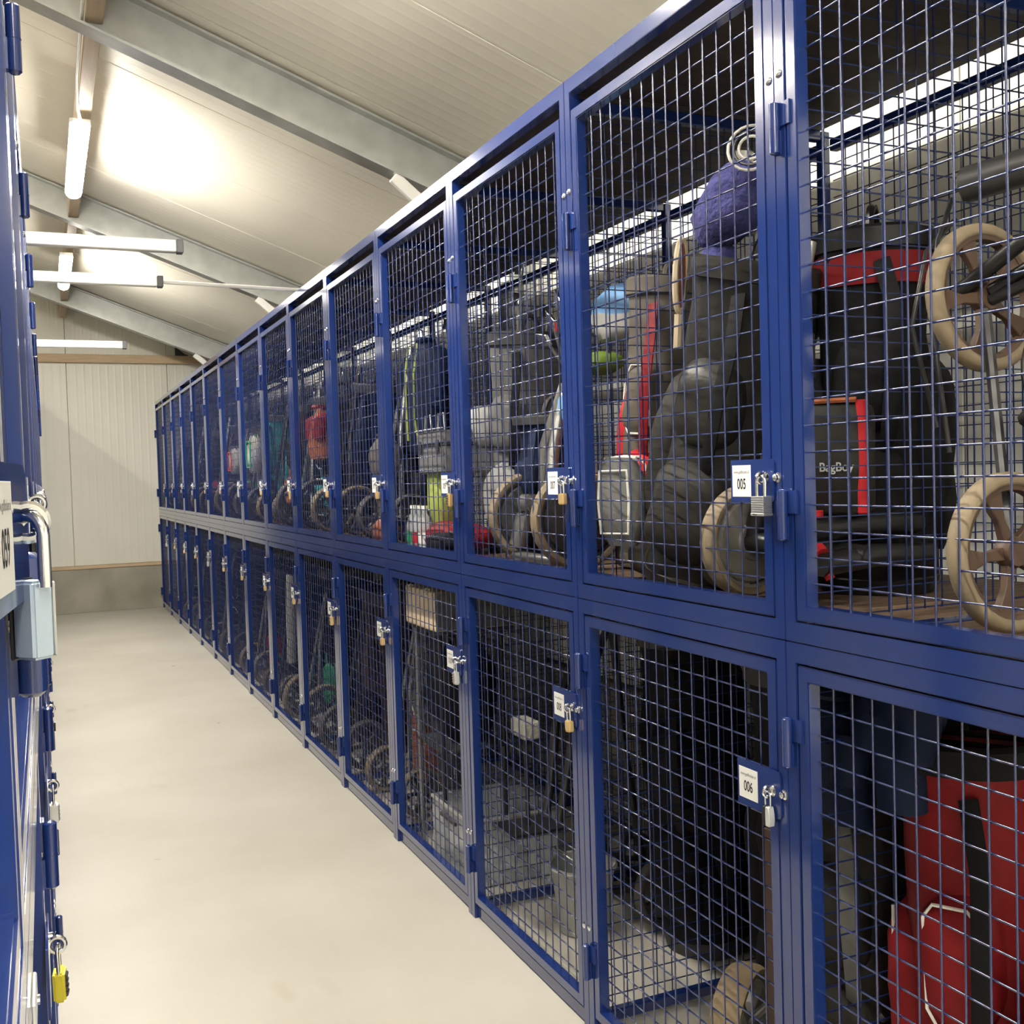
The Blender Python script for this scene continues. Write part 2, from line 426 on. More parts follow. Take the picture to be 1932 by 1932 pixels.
def ring_yz(o, i, x0, x1):
    (a0, a1, b0, b1), (c0, c1, d0, d1) = o, i
    O = [(a0, b0), (a1, b0), (a1, b1), (a0, b1)]; I = [(c0, d0), (c1, d0), (c1, d1), (c0, d1)]
    vs = [(x, y, z) for x in (x0, x1) for L_ in (O, I) for y, z in L_]
    fs = []
    for k in range(4):
        m_ = (k + 1) % 4
        fs += [(k, m_, 4 + m_, 4 + k), (8 + k, 12 + k, 12 + m_, 8 + m_), (k, 8 + k, 8 + m_, m_), (4 + k, 4 + m_, 12 + m_, 12 + k)]
    return MB().add(vs, fs)
me_uframe = edge_bevel(ring_yz((.0002, PE, 1.1960, HT), (.030, PITCH - .030, 1.235, 2.530), 0, .030).mesh('upper_frame', 'blue_paint', 0), .0014)
me_bpost = MB().box(0, .030, 0, .0296, 0, HT - .04).mesh('rear_post', 'blue_paint', bevel=.003)
me_bot = MB().box(.012, .042, .030, PITCH - .030, .004, .045).mesh('bottom_rail', 'blue_paint', bevel=.003)
me_srail = lambda z: MB().box(.031, DEP - .031, .002, .028, z, z + .032).mesh('side_rail', 'blue_paint', bevel=.003)
me_sr = [me_srail(z) for z in (.012, 1.18, 2.500)]
me_brail = [MB().box(DEP - .030, DEP, .030, PITCH - .030, z, z + .035).mesh('rear_rail', 'blue_paint', bevel=.003) for z in (.012, 1.175, 2.46)]
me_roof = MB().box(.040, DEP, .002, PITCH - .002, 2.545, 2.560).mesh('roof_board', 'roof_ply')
me_shelf = [MB().box(.032, DEP - .032, a, b, 1.214, 1.236).mesh('shelf_board', 'shelf_ply', bevel=.002) for a, b in ((.032, .330), (.333, .668), (.712, PITCH - .032))]
me_sbar = MB().box(.032, DEP - .032, .672, .708, 1.210, 1.240).mesh('shelf_bar', 'blue_paint', bevel=.003)
def wires(y0, y1, z0, z1, ny, zs, xv, xh, r=.0021):
    q = MB(); n = 5
    for i in range(1, ny):
        y = y0 + (y1 - y0) * i / ny
        q.tube([(xv, y, z0), (xv, y, z1)], r, n, cap=False)
    for z in zs: q.tube([(xh, y0, z), (xh, y1, z)], r, n, cap=False)
    return q
def zrange(z0, z1, ph=.009):
    z = math.floor(z0 / .05) * .05 + ph
    out = []
    while z < z1 - .006:
        if z > z0 + .006: out.append(z)
        z += .05
    return out
A, B = D0 + FW - .002, D1 - FW + .002
me_wu = wires(A, B, UZ0 + .02, UZ1 - .02, 15, zrange(UZ0 + FW, UZ1 - FW), .0200, .0242).mesh('mesh_panel', 'wire_blue', smooth=80)
me_wl = wires(A, B, LZ0 + .02, LZ1 - .02, 15, zrange(LZ0 + FW, LZ1 - FW, .020), .0200, .0242).mesh('mesh_panel', 'wire_blue', smooth=80)
q = MB(); n = 4
for i in range(1, 17): q.tube([(.031 + .0487 * i, .013, .03), (.031 + .0487 * i, .013, 2.52)], .0018, n, cap=False)
for z in zrange(.06, 2.5, .03): q.tube([(.03, .017, z), (DEP - .03, .017, z)], .0018, n, cap=False)
me_part = q.mesh('side_mesh', 'wire_inner', smooth=80)
q = MB()
for i in range(1, 17): q.tube([(DEP - .012, .03 + .0479 * i, .03), (DEP - .012, .03 + .0479 * i, 2.47)], .0018, n, cap=False)
for z in zrange(.06, 2.45, .025): q.tube([(DEP - .016, .03, z), (DEP - .016, PITCH - .03, z)], .0018, n, cap=False)
me_back = q.mesh('rear_mesh', 'wire_inner', smooth=80)
def frame_mesh(z0, z1):
    return edge_bevel(ring_yz((D0, D1, z0, z1), (D0 + FW, D1 - FW, z0 + FW, z1 - FW), .001, .031).mesh('door', 'blue_paint', 0), .0025)
me_du, me_dl = frame_mesh(UZ0, UZ1), frame_mesh(LZ0, LZ1)
def plate_mesh(z0, z1):
    ys = (.020, .160); r = .010; q = MB(); pts = []
    for cy, cz, a in ((ys[0] + r, z0 + r, 180), (ys[1] - .002, z0 + .002, 270), (ys[1] - .002, z1 - .002, 0), (ys[0] + r, z1 - r, 90)):
        rr = r if cy < .05 else .002
        for k in range(5):
            t = math.radians(a + 22.5 * k); pts.append((cy + rr * math.cos(t), cz + rr * math.sin(t)))
    nn = len(pts)
    q.add([(-.0045, y, z) for y, z in pts] + [(-.001, y, z) for y, z in pts],
          [tuple(range(nn))] + [tuple(range(2 * nn - 1, nn - 1, -1))] + [(i, (i + 1) % nn, nn + (i + 1) % nn, nn + i) for i in range(nn)])
    return q.mesh('number_plate', 'blue_paint', smooth=30)
PU, PL = (1.463, 1.549), (.836, .931)
me_pu, me_pl = plate_mesh(*PU), plate_mesh(*PL)
me_st = MB().box(-.0052, -.0046, .092, .154, -.032, .032).mesh('number_sticker', 'sticker', bevel=.0002)
EYE_Y = .046
me_eye = MB().torus((-.0145, EYE_Y, 0), .0105, .0035, Matrix.Rotation(math.radians(90), 3, 'X'), 20, 8).cyl((-.0052, EYE_Y, 0), (-.0046, EYE_Y, 0), .012, 14).mesh('lock_eye', 'steel', smooth=40)
me_bolt = MB().lathe([(.010, 0), (.010, .002), (.0065, .003), (.0065, .009), (.004, .011), (.001, .0115)], 14, T(0, .012, 0) @ Matrix.Rotation(math.radians(-90), 4, 'Y')).mesh('lock_bolt', 'steel', smooth=40)
me_hinge = MB().lathe([(.001, -.050), (.006, -.0495), (.0098, -.046), (.0098, -.0008)], 14, T(-.0115, .861, 0)).lathe([(.0098, .0008), (.0098, .046), (.006, .0495), (.001, .050)], 14, T(-.0115, .861, 0)).lathe([(.0106, -.0007), (.0106, .0007)], 14, T(-.0115, .861, 0)).box(-.004, .0005, .828, .856, .003, .047).box(-.0035, .0, .8575, .8735, -.047, -.003).mesh('hinge', 'blue_paint', smooth=40)
me_screw = MB().lathe([(.0085, 0), (.0085, .0015), (.006, .004), (.002, .005)], 12, Matrix.Rotation(math.radians(-90), 4, 'Y')).mesh('screw', 'steel', smooth=40)
me_url = font_mesh('www.golflocker.nl', .0088, .80, 'grey_ink', 'sticker_print')
TXT = Matrix(((0, 0, -1, 0), (-1, 0, 0, 0), (0, 1, 0, 0), (0, 0, 0, 1)))
HU, HL = (2.172, 1.440), (1.000, .205)

def locker(mtx, num_u, num_l, label, group, last=False, bent=False):
    t = thing('mesh_locker', label, 'locker', mtx, group)
    link('lower_frame', me_lframe, t); link('upper_frame', me_uframe, t)
    link('rear_post', me_bpost, t, T(DEP - .03, 0, 0))
    if last: link('rear_post', me_bpost, t, T(DEP - .03, PITCH - .0296, 0))
    link('bottom_rail', me_bot, t)
    for m_ in me_sr: link('side_rail', m_, t)
    for m_ in me_brail: link('rear_rail', m_, t)
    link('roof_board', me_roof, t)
    for m_ in me_shelf: link('shelf_board', m_, t)
    link('shelf_bar', me_sbar, t)
    link('side_mesh', me_part, t)
    link('rear_mesh', me_back, t)
    for z in (2.272, .294):
        link('screw', me_screw, t, T(0, .015, z)); link('screw', me_screw, t, T(0, PITCH - .015, z + .004))
    for up_ in (True, False):
        d = link('door', me_du if up_ else me_dl, t)
        link('mesh_panel', me_wu if up_ else me_wl, d)
        K = T(-.002, .09, 0) @ RZm(-6) @ T(0, -.09, 0) if bent and up_ else Matrix.Identity(4)
        link('number_plate', me_pu if up_ else me_pl, d, K)
        zc = (PU[0] + PU[1]) / 2 if up_ else (PL[0] + PL[1]) / 2
        link('number_sticker', me_st, d, K @ T(0, 0, zc))
        link('sticker_print', me_url, d, K @ T(-.0054, .123, zc + .018) @ TXT)
        link('sticker_print', font_mesh('%03d' % (num_u if up_ else num_l), .030, .66, 'ink', 'sticker_print'), d, K @ T(-.0054, .123, zc - .007) @ TXT)
        link('lock_eye', me_eye, d, T(0, 0, zc + .006))
        link('lock_bolt', me_bolt, t, T(0, 0, zc + .006))
        for z in (HU if up_ else HL): link('hinge', me_hinge, d, T(0, 0, z))
    return t
for k in range(-1, 14):
    nu = 5 + 2 * k
    lab = ('blue mesh locker column cut off by the right picture edge' if k == -1 else
           'blue mesh locker column with doors 005 and 006, holding the leather golf bag' if k == 0 else
           'blue mesh locker column with doors 007 and 008, grey bucket on its floor' if k == 1 else
           'blue mesh locker column of the right row, %s one beyond door 007' % ORD[k - 2])
    locker(T(XR, Y0 + PITCH * k, 0), nu, nu + 1, lab, 'locker columns along the right of the aisle', k == 13)
for k in range(-2, 14):
    nu = 59 - 2 * (k + 2)
    lab = ('blue mesh locker column numbered 059, against the left picture edge' if k == -2 else
           'blue mesh locker column of the left row, %s one beyond door 059' % ORD[k + 1])
    locker(T(XL, Y0 + PITCH * (k + 1), 0) @ RZm(180), nu, nu + 1, lab, 'locker columns along the left of the aisle', k == 13, k == -2)

# telescopic brace bars between the rows
for y, lab, ext in ((5.10, 'white square brace bar over the aisle, nearest of the three', False),
                    (6.00, 'white square brace bar with a thin rod reaching the right row', True),
                    (8.74, 'white square brace bar over the aisle, farthest of the three', False)):
    t = thing('brace_bar', lab, 'bar', T(-0.5, y, HT + .03))
    MB().box(0, 1.10, -.025, .025, 0, .055).build('outer_tube', 'alu_tube', t, bevel=.004)
    MB().box(1.10, 1.13, -.027, .027, -.003, .057).build('end_cap', 'end_cap', t, bevel=.003)
    if ext: MB().cyl((1.13, 0, .028), (1.95, 0, .014), .011, 10).build('inner_rod', 'alu_tube', t)
    MB().box(0.02, .10, -.03, .03, -.029, -.001).build('bracket', 'steel', t)

# ------------------------------------------------------------------ padlocks
def padlock(kind, mtx, label, tilt=0):
    t = thing('padlock', label, 'padlock', mtx @ Matrix.Rotation(math.radians(tilt), 4, 'X') @ Matrix.Scale(1.0 if kind in ('laminated', 'heavy') else 1.18, 4), 'padlocks on the locker doors')
    def shackle(wd, ht, r):
        P = [(0, -wd, -ht)] + [(0, -wd, -wd * .9)] + [(0, -wd * math.cos(a), -wd * .9 + wd * math.sin(a)) for a in [math.pi * i / 8 for i in range(1, 8)]] + [(0, wd, -wd * .9), (0, wd, -ht)]
        return MB().tube(P, r, 8, upv=(1, 0, 0)).build('shackle', 'steel', t, smooth=60)
    if kind == 'laminated':
        shackle(.0125, .040, .0042)
        MB().box(-.0125, .0125, -.0215, .0215, -.077, -.071).build('bottom_plate', 'silver_body', t, bevel=.002)
        for i in range(7): MB().box(-.011, .011, -.020, .020, -.0705 + .0046 * i, -.0705 + .0046 * i + .0043).build('plate', 'silver_body', t, bevel=.0009)
        link('lettering', font_mesh('Master', .0052, 1.0, 'ink', 'lettering'), t, T(-.0127, .004, -.074) @ TXT)
    elif kind == 'brass':
        shackle(.0075, .030, .0024)
        MB().box(-.006, .006, -.0125, .0125, -.053, -.028).build('body', 'brass', t, bevel=.002, seg=2)
        MB().box(-.0062, .0062, -.0095, .0095, -.0535, -.0531).build('key_face', 'brass', t)
    elif kind in ('combo', 'combo_brass', 'combo_yellow'):
        shackle(.0075, .034, .0022)
        m_ = {'combo': 'pale_silver', 'combo_brass': 'brass', 'combo_yellow': 'yellow_brass'}[kind]
        MB().box(-.007, .007, -.0115, .0115, -.070, -.031).build('body', m_, t, bevel=.003, seg=2)
        for i in range(4): MB().cyl((-.0068, -.002, -.038 - .0075 * i), (-.0068, .008, -.038 - .0075 * i), .0032, 10).build('dial', 'dark_rubber' if kind != 'combo' else 'grey_ink', t)
    elif kind == 'travel':
        shackle(.0068, .026, .0016)
        prof = [(-.024, .0085), (-.036, .012), (-.046, .0125), (-.057, .0105)]
        for a, b, m_, nm in ((-.85, .1, 'pale_silver', 'body'), (.12, .9, 'black_plastic', 'side_cover')):
            q = MB(); q.rings([[(-.006, hw * a, z), (.006, hw * a, z), (.006, hw * b, z), (-.006, hw * b, z)] for z, hw in prof]); q.build(nm, m_, t, bevel=.001)
        for i in range(3): MB().cyl((-.003, .0108, -.034 - .0075 * i), (.003, .0108, -.034 - .0075 * i), .0024, 8).build('dial', 'ink', t)
    elif kind == 'heavy':
        shackle(.0125, .044, .0042)
        MB().box(-.0080, .0080, -.0095, .0100, -.090, -.040).build('body', 'blue_silver', t, bevel=.002, seg=3)
        MB().box(-.0100, -.0082, -.0090, .0100, -.089, -.041).build('front_cover', 'silver_body', t, bevel=.0008)
        MB().box(-.0100, .0085, -.0125, -.0097, -.091, -.039).build('rubber_edge', 'black_plastic', t, bevel=.001)
    elif kind == 'black':
        shackle(.0085, .030, .0026)
        MB().box(-.009, .009, -.014, .014, -.058, -.028).build('body', 'black_plastic', t, bevel=.004, seg=2)
        MB().box(-.0095, -.0091, -.006, .006, -.050, -.036).build('face_plate', 'grey_ink', t)
    return t
def lock_at(k, upper, kind, label, side=1, tilt=0, yaw_=0):
    zc = ((PU[0] + PU[1]) if upper else (PL[0] + PL[1])) / 2 + .006
    off = {'laminated': .0042, 'heavy': .0045}.get(kind, .0024)
    z = zc - .0105 + .0035 + off * 2 + .001
    if side == 1: m_ = T(XR - .0150, Y0 + PITCH * k + EYE_Y, z)
    else: m_ = T(XL + .0150, Y0 + PITCH * (k + 1) - EYE_Y, z) @ RZm(180)
    return padlock(kind, m_ @ RZm(yaw_), label, tilt)
UK = ['laminated', 'brass', 'combo_brass', 'brass', 'brass', 'combo_brass', 'brass', 'combo', 'brass', 'brass', 'combo', 'brass', 'brass', 'brass']
LK = ['travel', 'brass', 'combo', 'brass', 'combo_brass', 'brass', 'brass', 'brass', 'brass', 'combo', 'brass', 'brass', 'brass', 'combo']
KN = {'laminated': 'laminated steel padlock', 'brass': 'brass padlock', 'combo_brass': 'brass combination padlock', 'combo': 'silver combination padlock', 'travel': 'grey and black travel padlock', 'black': 'black padlock', 'combo_yellow': 'yellow combination padlock', 'heavy': 'big silver padlock'}
for k in range(14):
    for up_, K in ((True, UK), (False, LK)):
        if k == 0: lab = '%s hanging on door %s' % (KN[K[k]], '005' if up_ else '006')
        elif k == 1: lab = '%s hanging on %s' % (KN[K[k]], 'upper door 007' if up_ else 'lower door 008')
        else: lab = '%s on %s door of the %s right-row column beyond door 007' % (KN[K[k]], 'the upper' if up_ else 'the lower', ORD[k - 2])
        lock_at(k, up_, K[k], lab, tilt=rnd.uniform(-6, 6) if k else 0)
LU = ['heavy', 'black', 'brass', 'combo', 'brass', 'brass', 'combo', 'brass', 'brass', 'brass']
LL = [None, 'combo_yellow', 'combo', 'black', 'brass', 'combo', 'brass', 'brass', 'combo', 'brass']
for i in range(10):
    for up_, K in ((True, LU), (False, LL)):
        if K[i] is None: continue
        lab = ('big silver and black padlock on door 059' if i == 0 else '%s on %s door of the %s left-row column beyond door 059' % (KN[K[i]], 'the upper' if up_ else 'the lower', ORD[i - 1]))
        lock_at(i - 2, up_, K[i], lab, side=-1, tilt=-8 if i == 1 and not up_ else rnd.uniform(-5, 5) if i else 0, yaw_=40 if i == 0 else rnd.uniform(-12, 12))

# ------------------------------------------------------------------ contents
def yk(k): return Y0 + PITCH * k
def wob(p, amt, sc): 
    n_ = noise.noise_vector(Vector(p) * sc); return Vector(p) + n_ * amt
def soft(rings_, amt, sc, seed):
    off = Vector((seed * 3.1, seed * 1.7, seed * 2.3))
    return [[Vector(p) + noise.noise_vector((Vector(p) + off) * sc) * amt for p in r] for r in rings_]
def sring(cx, cy, z, rx, ry, n=20, pw=1.0):
    out = []
    for i in range(n):
        a = 2 * math.pi * i / n; c, s_ = math.cos(a), math.sin(a)
        e = 2.0 / (2.0 + pw)
        out.append(Vector((cx + rx * math.copysign(abs(c) ** e, c), cy + ry * math.copysign(abs(s_) ** e, s_), z)))
    return out
def pod(cx, cy, z0, z1, rx, ry, n=16, pw=1.2, k=9):
    R = []
    for i in range(k):
        t = i / (k - 1); f = max(0.12, (1 - abs(2 * t - 1) ** 4.0)) ** 0.5
        R.append(sring(cx, cy, z0 + (z1 - z0) * t, rx * f, ry * f, n, pw))
    return R
SEED = [0]
def golf_bag(label, base, top, r, body='black_cloth', panel='charcoal', trim='piping', face=180, pockets=3, group=None, clubs=0, rim='dark_rubber', straps=True, strap_mat=None, squash=.9, panel2=None, band=None):
    SEED[0] += 1; sd = SEED[0]
    base, top = Vector(base), Vector(top)
    Lb = (top - base).length
    m_ = axes(base, top - base, (math.cos(math.radians(face)), math.sin(math.radians(face)), 0))
    t = thing('golf_bag', label, 'golf bag', m_, group)
    prof = [(0.012, .90), (.05, 1.0), (.2, .99), (.4, .93), (.6, .90), (.8, .92), (.93, .98), (1.0, 1.02)]
    R = soft([sring(0, 0, Lb * a, r * b, r * b * squash, 22, .4) for a, b in [(p_ + (q_ - p_) * f_, w0 + (w1 - w0) * f_) for (p_, w0), (q_, w1) in zip(prof[:-1], prof[1:]) for f_ in (0, .34, .67)] + [prof[-1]]], r * .10, 1.1 / r, sd)
    MB().rings(R).build('body', body, t, smooth=60)
    MB().rings([sring(0, 0, Lb * a, r * b, r * b * squash, 22, .4) for a, b in ((0, .93), (.004, .98), (.045, 1.03), (.055, 1.0))]).build('base', rim, t)
    q = MB(); q.rings([sring(0, 0, Lb * a, r * b, r * b * squash, 22, .4) for a, b in ((.965, 1.0), (.968, 1.07), (1.02, 1.08), (1.03, 1.02), (1.025, .92), (.99, .9))], cap=False); q.build('top_cuff', rim, t)
    for s_ in (-1, 1): MB().tube([(s_ * r * .3, -r * .75, Lb * 1.012), (s_ * r * .3, r * .75, Lb * 1.012)], .006, 6).build('divider', rim, t)
    if band: MB().rings([sring(0, 0, Lb * a, r * b, r * b * squash, 22, .4) for a, b in ((.868, .9), (.87, .985), (.955, 1.025), (.958, .9))]).build('band', band, t)
    # front ball pocket, side apparel pockets
    spec = [(r * .78, 0, .10, .42, .52, .60), (r * .74, 0, .46, .74, .46, .50)]
    spec += [(0, -r * .80, .12, .68, .60, .36), (0, r * .80, .12, .68, .60, .36)]
    for i, (cx, cy, a, b, rx, ry) in enumerate(spec[:max(1, pockets + 1)]):
        rr = soft(pod(cx, cy, Lb * a, Lb * b, r * rx, r * ry, 18, 1.2, 13), r * .085, 1.5 / r, sd + i)
        pk = MB().rings(rr).build('pocket', panel if i % 2 == 0 else (panel2 or body), t, smooth=60)
        if trim:
            zz0, zz1 = Lb * (a + .02), Lb * (b - .02)
            if i < 2:
                xx = cx + r * rx * .97; hw = r * ry * .70; P = []
                for z, y in ((zz0, -hw * .6), (zz0 + Lb * .03, -hw), (zz1 - Lb * .03, -hw), (zz1, -hw * .6), (zz1, hw * .6), (zz1 - Lb * .03, hw), (zz0 + Lb * .03, hw), (zz0, hw * .6)):
                    P.append((xx - (abs(y) / hw) * r * .10, y, z))
                MB().tube(P, .0035, 5, close=True).build('piping', trim, pk)
            else:
                sg = math.copysign(1, cy); yy = cy + sg * r * ry * .95
                MB().tube([(r * .42, yy - sg * .02, zz0), (r * .47, yy - sg * .014, (zz0 + zz1) / 2), (r * .40, yy - sg * .02, zz1)], .0035, 5).build('piping', trim, pk)
    if straps:
        P = [(r * 1.0, r * .25, Lb * .93), (r * 1.30, r * .45, Lb * .80), (r * 1.42, r * .45, Lb * .62), (r * 1.25, r * .35, Lb * .45), (r * 1.02, r * .2, Lb * .40)]
        MB().tube(P, .020, 8, flat=.25, upv=(1, 0, 0)).build('strap', strap_mat or body, t, smooth=60)
    MB().torus((-r * .1, 0, Lb * 1.04), r * .40, .010, Matrix.Rotation(math.radians(90), 3, 'X'), 10, 6, 0, math.pi).build('handle', rim, t)
    for i in range(clubs):
        a = 2.1 * i + sd; ex = .10 + .05 * ((i * 37 + sd) % 4)
        p0 = m_ @ Vector((r * .45 * math.cos(a), r * .4 * math.sin(a), Lb * 1.0 - .1)); p1 = m_ @ Vector((r * .52 * math.cos(a), r * .45 * math.sin(a), Lb + ex))
        golf_club(p0, p1, 'golf club %s in the %s' % (('leaning forward', 'leaning back', 'standing upright', 'tilted sideways')[i % 4], label.split(',')[0].replace('golf bag', 'bag')))
    return t
def golf_club(p0, p1, label, head='steel'):
    t = thing('golf_club', ' '.join(label.split()[:16]), 'golf club', axes(p0, p1 - p0), 'clubs in the bags')
    l = (p1 - p0).length
    MB().cyl((0, 0, 0), (0, 0, l), .0055, 6).build('shaft', 'tube_grey', t)
    R = [[(x + .004 * s1, y * w_, l + z) for x, y, z in ((0, -.012, -.012), (.006, -.012, .030), (.012, .058, .045), (.006, .062, -.006))] for s1, w_ in ((-1.5, 1), (1.5, 1))]
    MB().rings(R).build('head', head, t, bevel=.002)
    return t
def wheel(parent, c, axis, R, wd, tyre='tan_tyre', rim='dark_rim', spokes=5, hubcap=None, name='wheel'):
    m_ = axes((0, 0, 0), axis, (0, 0, 1)).to_3x3().to_4x4(); m_ = T(*c) @ m_
    h = wd / 2
    o = MB().lathe([(R * .84, -h * .8), (R * .88, -h), (R * .95, -h), (R, -h * .55), (R * 1.005, 0), (R, h * .55), (R * .95, h), (R * .88, h), (R * .84, h * .8), (R * .82, 0), (R * .84, -h * .8)], 40, m_, cap=False).build(name, tyre, parent, smooth=50)
    MB().lathe([(R * .84, -h * .7), (R * .84, h * .7), (R * .78, h * .6), (R * .76, 0), (R * .78, -h * .6), (R * .84, -h * .7)], 32, m_, cap=False).build('rim', rim, o, smooth=50)
    MB().lathe([(0.001, -h * .9), (R * .17, -h * .9), (R * .2, -h * .5), (R * .2, h * .5), (R * .17, h * .9), (.001, h * .9)], 18, m_).build('hub', rim, o)
    for i in range(spokes):
        a = 2 * math.pi * i / spokes + .4; q = MB(); RR = []
        for rr, hw, ht in ((R * .15, R * .085, h * .5), (R * .45, R * .06, h * .38), (R * .79, R * .15, h * .5)):
            ca, sa = math.cos(a), math.sin(a)
            RR.append([m_ @ Vector((rr * ca - e * sa, rr * sa + e * ca, z)) for e, z in ((-hw, -ht), (hw, -ht), (hw, ht), (-hw, ht))])
        q.rings(RR); q.build('spoke', rim, o, bevel=.0015)
    if hubcap:
        for sg in (-1, 1):
            MB().lathe([(.001, sg * h * 1.05), (R * .25, sg * h * 1.06), (R * .28, sg * h * 1.15), (R * .33, sg * h * 1.15), (R * .36, sg * h * .95), (R * .72, sg * h * .80), (R * .76, sg * h * .5)], 28, m_, cap=True).build('hub_cap', hubcap, o)
            q = MB(); q.obox((0, 0, sg * h * 1.08), (R * .12, R * .30, .004)); q.v = [tuple(m_ @ Vector(v)) for v in q.v]; q.build('emblem', 'pale_silver', o)
    return o
def trolley(label, wheels, R, wd, hub, tubes, axis=(0, 1, 0), tyre='tan_tyre', rim='dark_rim', tube='tube_black', rt_=.014, spokes=5, hubcap=None, group='golf trolleys in the lockers', extras=()):
    o = Vector((wheels[0][0], wheels[0][1], 0))
    t = thing('golf_trolley', label, 'trolley', T(*o), group)
    for wc in wheels: wheel(t, Vector(wc) - o, axis, R, wd, tyre, rim, spokes, hubcap)
    if len(wheels) > 1: MB().cyl(Vector(wheels[0]) - o, Vector(wheels[1]) - o, .010, 8).build('axle', 'tube_black', t)
    for P in tubes: MB().tube([Vector(p) - o for p in P], rt_, 8).build('frame_tube', tube, t, smooth=60)
    for nm, P, r_, m_ in extras: MB().tube([Vector(p) - o for p in P], r_, 8).build(nm, m_, t, smooth=60)
    return t
def arc(c, r, a0, a1, n, e1, e2):
    c, e1, e2 = Vector(c), Vector(e1), Vector(e2)
    return [c + e1 * r * math.cos(math.radians(a0 + (a1 - a0) * i / n)) + e2 * r * math.sin(math.radians(a0 + (a1 - a0) * i / n)) for i in range(n + 1)]
def soft_bag(label, c, size, m_='charcoal', name='holdall', cat='bag', rot=0, handles=True, trim=None, group=None):
    SEED[0] += 1; sx, sy, sz = size
    t = thing(name, label, cat, T(*c) @ RZm(rot), group)
    R = []
    for i in range(9):
        a = i / 8; f = max(.35, (1 - abs(2 * a - 1) ** 3.2)) ** .55
        R.append(sring(0, 0, sz * a, sx / 2 * f, sy / 2 * f, 20, 1.6))
    MB().rings(soft(R, min(sx, sy) * .07, 9, SEED[0])).build('body', m_, t, smooth=60)
    if handles:
        for s_ in (-1, 1): MB().tube([(s_ * sx * .2, -sy * .22, sz * .93), (s_ * sx * .22, -sy * .16, sz * 1.06), (s_ * sx * .22, sy * .16, sz * 1.06), (s_ * sx * .2, sy * .22, sz * .93)], .009, 6).build('handle', 'dark_rubber', t, smooth=60)
    MB().tube([(-sx * .02, -sy * .36, sz * .985), (0, 0, sz * 1.005), (sx * .02, sy * .36, sz * .985)], .005, 6).build('zip', trim or 'dark_rubber', t)
    if trim: 
        MB().tube([(-sx * .505, -sy * .3, sz * .15), (-sx * .52, -sy * .34, sz * .5), (-sx * .505, -sy * .3, sz * .85), (-sx * .51, sy * .3, sz * .85), (-sx * .52, sy * .34, sz * .5), (-sx * .505, sy * .3, sz * .15)], .004, 5, close=True).build('piping', trim, t)
    return t
def jacket(label, hook, w_, h_, m_, m2=None, rot=0):
    SEED[0] += 1
    t = thing('jacket', label, 'jacket', T(*hook) @ RZm(rot))
    R = []
    for z, hx, hy in ((0, .02, .05), (-.03, .04, w_ * .32), (-.08, .06, w_ * .46), (-.3 * h_, .055, w_ * .48), (-.7 * h_, .06, w_ * .5), (-h_, .05, w_ * .46)):
        R.append(sring(0, 0, z, hx, hy, 24, .6))
    MB().rings(soft(R, .022, 9, SEED[0])).build('body', m_, t, smooth=60)
    for s_ in (-1, 1): MB().tube([(0, s_ * w_ * .4, -.07), (-.02, s_ * w_ * .53, -.25 * h_), (-.03, s_ * w_ * .52, -.6 * h_)], [.05, .045, .035], 10).build('sleeve', m2 or m_, t, smooth=60)
    MB().torus((0, 0, .01), .035, .012, None, 12, 6).build('collar', m2 or m_, t)
    return t

# ---- column 003/004, cut by the picture edge (k = -1)
trolley('folded golf trolley with rusty-tan wheels behind the rightmost upper door',
        [(1.56, 1.405, 1.825), (1.455, 1.265, 1.380)], .133, .034, None,
        [[(1.56, 1.39, 1.835), (1.62, 1.20, 1.93), (1.70, 1.02, 1.98)], [(1.56, 1.39, 1.82), (1.62, 1.2, 1.88), (1.72, 1.02, 1.90)], [(1.46, 1.20, 1.38), (1.60, 1.05, 1.42), (1.72, 1.0, 1.95)],
         [(1.62, 1.10, 1.26), (1.62, 1.08, 1.60), (1.58, 1.2, 1.86)]],
        axis=(.02, -1, .05), tyre='tan_tyre', rim='rust_rim', rt_=.012, spokes=5,
        extras=[('cable', arc((1.56, 1.27, 1.68), .075, -20, 250, 14, (.3, .95, 0), (0, .1, 1)), .006, 'tube_black'), ('cable', arc((1.56, 1.28, 1.685), .060, -20, 250, 14, (.3, .95, 0), (0, .1, 1)), .005, 'tube_grey'),
                ('grip', [(1.545, 1.24, 1.50), (1.545, 1.24, 1.64)], .030, 'tube_black'), ('pedal', [(1.53, 1.20, 1.66), (1.56, 1.32, 1.60)], .016, 'tube_black'),
                ('fork', [(1.52, 1.43, 1.835), (1.53, 1.30, 1.90), (1.55, 1.14, 1.93)], .014, 'tube_black'),
                ('brake_cable', [(1.70, 1.60, 2.02), (1.62, 1.60, 1.95), (1.58, 1.60, 1.80), (1.60, 1.56, 1.60)], .005, 'tube_black'), ('brake_cable', [(1.66, 1.57, 2.05), (1.60, 1.55, 1.96), (1.56, 1.53, 1.80), (1.57, 1.50, 1.55)], .005, 'tube_black'),
                ('saddle_plate', [(1.62, 1.50, 2.055), (1.66, 1.36, 2.065)], .034, 'dark_rim')])
golf_bag('tall red golf bag with white piping behind the rightmost lower door', (1.66, 1.50, .004), (1.66, 1.54, .97), .150, 'red_cloth', 'red_cloth', 'piping', face=205, pockets=3, rim='black_cloth', strap_mat='black_cloth')
soft_bag('black holdall beside the red golf bag, below the right edge', (1.60, 1.20, .004), (.30, .26, .62), 'black_cloth', trim='piping')
jacket('navy rain jacket hanging in the rightmost lower locker', (1.52, 1.58, 1.12), .12, .26, 'navy_cloth')
soft_bag('low dark duffel on the floor of the rightmost lower locker', (1.98, 1.30, .004), (.34, .62, .74), 'black_cloth')

